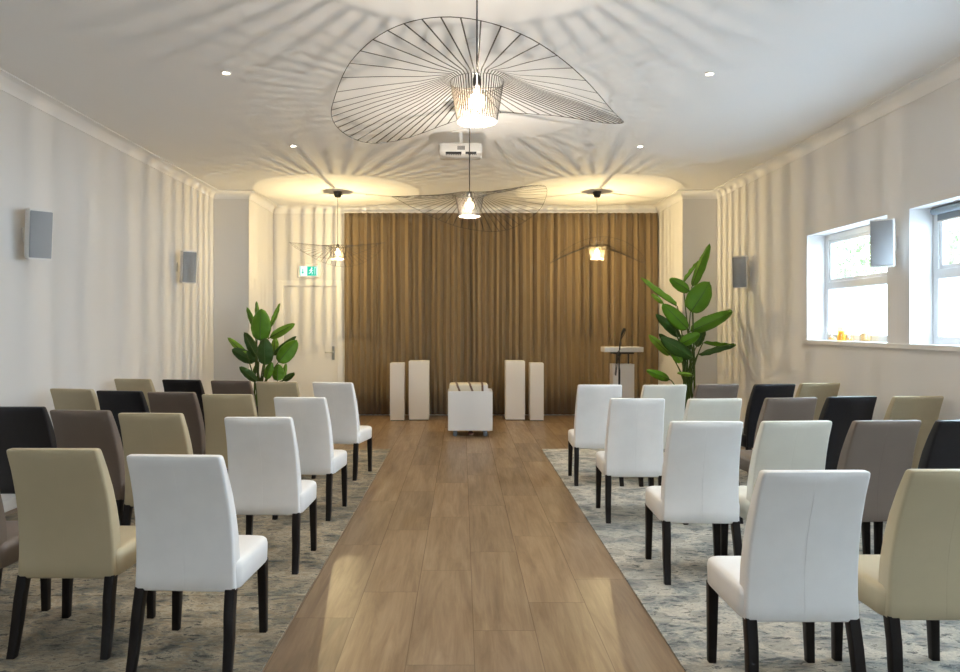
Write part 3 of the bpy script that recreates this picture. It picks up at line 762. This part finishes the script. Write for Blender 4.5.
RP = [(213, 208, 283, 34, 32, .02, .1, .5, 0), (178, 192, 240, 106, 14, .1, .05, .6, 1), (204, 230, 123, 178, 46, -.05, -.1, .35, 0), (208, 312, 284, 190, 92, -.1, .05, .2, 0),
      (148, 288, 3, 176, 16, .0, -.05, .6, 1), (96, 280, 46, 240, 20, -.05, -.1, .5, 1), (196, 385, 92, 282, 62, -.08, -.08, .3, 0), (166, 415, 66, 324, 42, .05, -.12, .4, 2),
      (206, 392, 380, 312, 58, .0, -.12, .35, 0), (242, 350, 376, 308, 16, .12, .08, .6, 1), (240, 486, 392, 448, 22, -.1, -.15, .5, 2), (262, 440, 392, 450, 10, .0, .1, .6, 0), (126, 492, 36, 408, 36, .02, -.1, .4, 1),
      (216, 502, 86, 420, 58, -.12, -.1, .3, 2), (122, 590, 28, 552, 36, -.05, -.12, .35, 0), (216, 572, 152, 562, 18, -.15, -.1, .4, 1), (190, 502, 116, 424, 42, .1, .05, .3, 2), (165, 445, 245, 402, 46, -.1, -.1, .3, 0), (150, 470, 78, 402, 34, .12, .0, .4, 2), (205, 470, 165, 405, 40, .14, .05, .3, 2), (230, 455, 268, 385, 34, .12, .05, .4, 2), (170, 520, 128, 470, 36, -.16, .0, .4, 0)]
plant('potted_plant', 'tall broad-leaved green plant in the right corner beside the lectern', 690, 9.45, .19, .38, RP, 4.076, (640, 235), .055, .95)

# ------------------------------------------------------------------ things on the window sill
M_cg = see_through('clear_candle_glass', (.97, .96, .94), .08); M_ag = see_through('amber_candle_glass', (.99, .84, .52), .08)
M_wax = mat('amber_wax', (.80, .58, .27), .5, **{'Emission Color': (1, .6, .2, 1), 'Emission Strength': .15})
M_flame = emis('candle_flame', (1, .72, .28), 8)
for px, d, r_, h_, g_, wh, label in ((832, 7.36, .046, .15, M_cg, .035, 'tall clear glass candle holder at the far end of the window sill'), (842, 7.14, .046, .15, M_ag, .10, 'amber glass candle holder second from the far end of the sill'),
                                     (849.5, 7.0, .042, .085, M_cg, .035, 'low glass candle holder right of the amber one on the sill'), (865.5, 6.79, .052, .165, M_cg, .085, 'clear glass holder with amber candle, standing apart nearest the speaker')):
    t = thing('candle_holder', label, 'candle', ((px - CXP) * d / FOC, d, WZ0 + .0005), 0, 'candle holders on the window sill')
    MB().lathe([(.001, 0), (r_, 0), (r_, h_), (r_ - .003, h_), (r_ - .003, .008), (.001, .008)], 24).build('glass', g_, t, smooth=40)
    MB().lathe([(.001, .0085), (r_ - .012, .0085), (r_ - .012, wh), (.001, wh - .004)], 20).build('candle', M_wax, t, smooth=40)
    MB().lathe([(.001, wh - .002), (.005, wh + .006), (.003, wh + .016), (.0006, wh + .026)], 8).build('flame', M_flame, t, smooth=60)
# roller blind in the head of the second window
a, b = WIN[1]
t = thing('roller_blind', 'grey roller blind wound up at the head of the second window', 'blind', (SX - .036, (a + b) / 2, WZ1))
M_blind = mat('grey_blind_cloth', (.25, .29, .33), .7)
MB().tube([(0, -WW / 2 + .06, -.035), (0, WW / 2 - .06, -.035)], .030, 16).build('roll', M_blind, t, smooth=40)
MB().box(.026, .030, -WW / 2 + .07, WW / 2 - .07, -.115, -.035).build('cloth', M_blind, t)
MB().box(.020, .034, -WW / 2 + .07, WW / 2 - .07, -.125, -.113).build('bottom_bar', M_white, t)

# ------------------------------------------------------------------ garden beyond the windows
M_ground = mat('paving', (.62, .63, .64), .9)
struct(MB().box(XR + TH, 26, -14, 24, -.35, -.15).box(-12, XR + TH, -14, YK - TH, -.35, -.15).build('garden_ground', M_ground))
M_fol = leaf_mat('garden_foliage', (.085, .17, .055), (.17, .27, .10))
M_bark = mat('bark', (.16, .12, .09), .9)
struct(MB().box(7.2, 7.45, -4, 22, -.15, 1.75).build('garden_wall', M_pedestal))
def tree(x, y, z, r_, seed, label):
    rnd = random.Random(seed)
    t = thing('garden_tree', label, 'tree', (x, y, -.15), 0, 'trees beyond the windows')
    MB().tube([(0, 0, 0), (.05, .1, z * .5), (0, 0, z)], [.14, .11, .06], 10).build('trunk', M_bark, t, smooth=60)
    vs = []; fs = []
    for i in range(2600):
        v = Vector((rnd.gauss(0, 1), rnd.gauss(0, 1), rnd.gauss(0, 1))).normalized() * r_ * rnd.random() ** .35
        v.z *= .85; v.z += z; q = Matrix.Rotation(rnd.uniform(0, 6.28), 3, Vector((rnd.gauss(0, 1), rnd.gauss(0, 1), rnd.gauss(0, 1) + .01)).normalized()); s_ = rnd.uniform(.05, .10)
        k = len(vs); vs += [v + q @ Vector(p_) * s_ for p_ in ((-1, 0, 0), (0, -.5, .1), (1.2, 0, 0), (0, .5, .1))]; fs.append((k, k + 1, k + 2, k + 3))
    mesh('foliage', vs, fs, M_fol, t)
for i, (x, y, z, r_) in enumerate(((10.2, 18.6, 3.2, 1.6), (10.2, 14.6, 3.6, 1.8), (10.0, 10.8, 3.3, 1.6))):
    tree(x, y, z, r_, i, ['pale green garden tree on the left beyond the far window', 'pale green garden tree in the middle beyond the far window', 'pale green garden tree beyond the nearer window'][i])

# ------------------------------------------------------------------ daylight
wd = bpy.data.worlds.new('overcast_sky'); scene.world = wd; wd.use_nodes = True
bg = wd.node_tree.nodes['Background']; bg.inputs[0].default_value = (.64, .82, 1, 1); bg.inputs[1].default_value = 21.0
def portal(loc, rot, sx, sy):
    ld = bpy.data.lights.new('daylight_portal', 'AREA'); ld.shape = 'RECTANGLE'; ld.size = sx; ld.size_y = sy; ld.energy = 1; ld.cycles.is_portal = True
    o = bpy.data.objects.new('daylight_portal', ld); o.location = loc; o.rotation_euler = rot; put(o)
for a, b in WIN: portal((SX + .12, (a + b) / 2, (WZ0 + WZ1) / 2), (0, R(90), 0), WZ1 - WZ0, WW)
for a, b in GO: portal(((a + b) / 2, YK - .26, (GZ0 + GZ1) / 2), (R(90), 0, 0), b - a, GZ1 - GZ0)

# ------------------------------------------------------------------ camera and view
cam = bpy.data.cameras.new('camera'); co = bpy.data.objects.new('camera', cam); put(co)
co.location = (0, 0, EYE); co.rotation_euler = (R(90), 0, 0)
cam.sensor_width = 36; cam.lens = FOC / 960 * 36; cam.shift_x = (480 - CXP) / 960; cam.shift_y = -(336 - CYP) / 960
cam.clip_start = .05; cam.clip_end = 200
scene.camera = co
scene.view_settings.view_transform = 'Standard'; scene.view_settings.look = 'None'
scene.view_settings.exposure = 0.36; scene.view_settings.gamma = 1; scene.view_settings.use_curve_mapping = False
cy = scene.cycles
cy.use_denoising = True; cy.max_bounces = 9; cy.diffuse_bounces = 6; cy.glossy_bounces = 3; cy.transparent_max_bounces = 16
cy.sample_clamp_indirect = 6; cy.caustics_reflective = False; cy.caustics_refractive = False
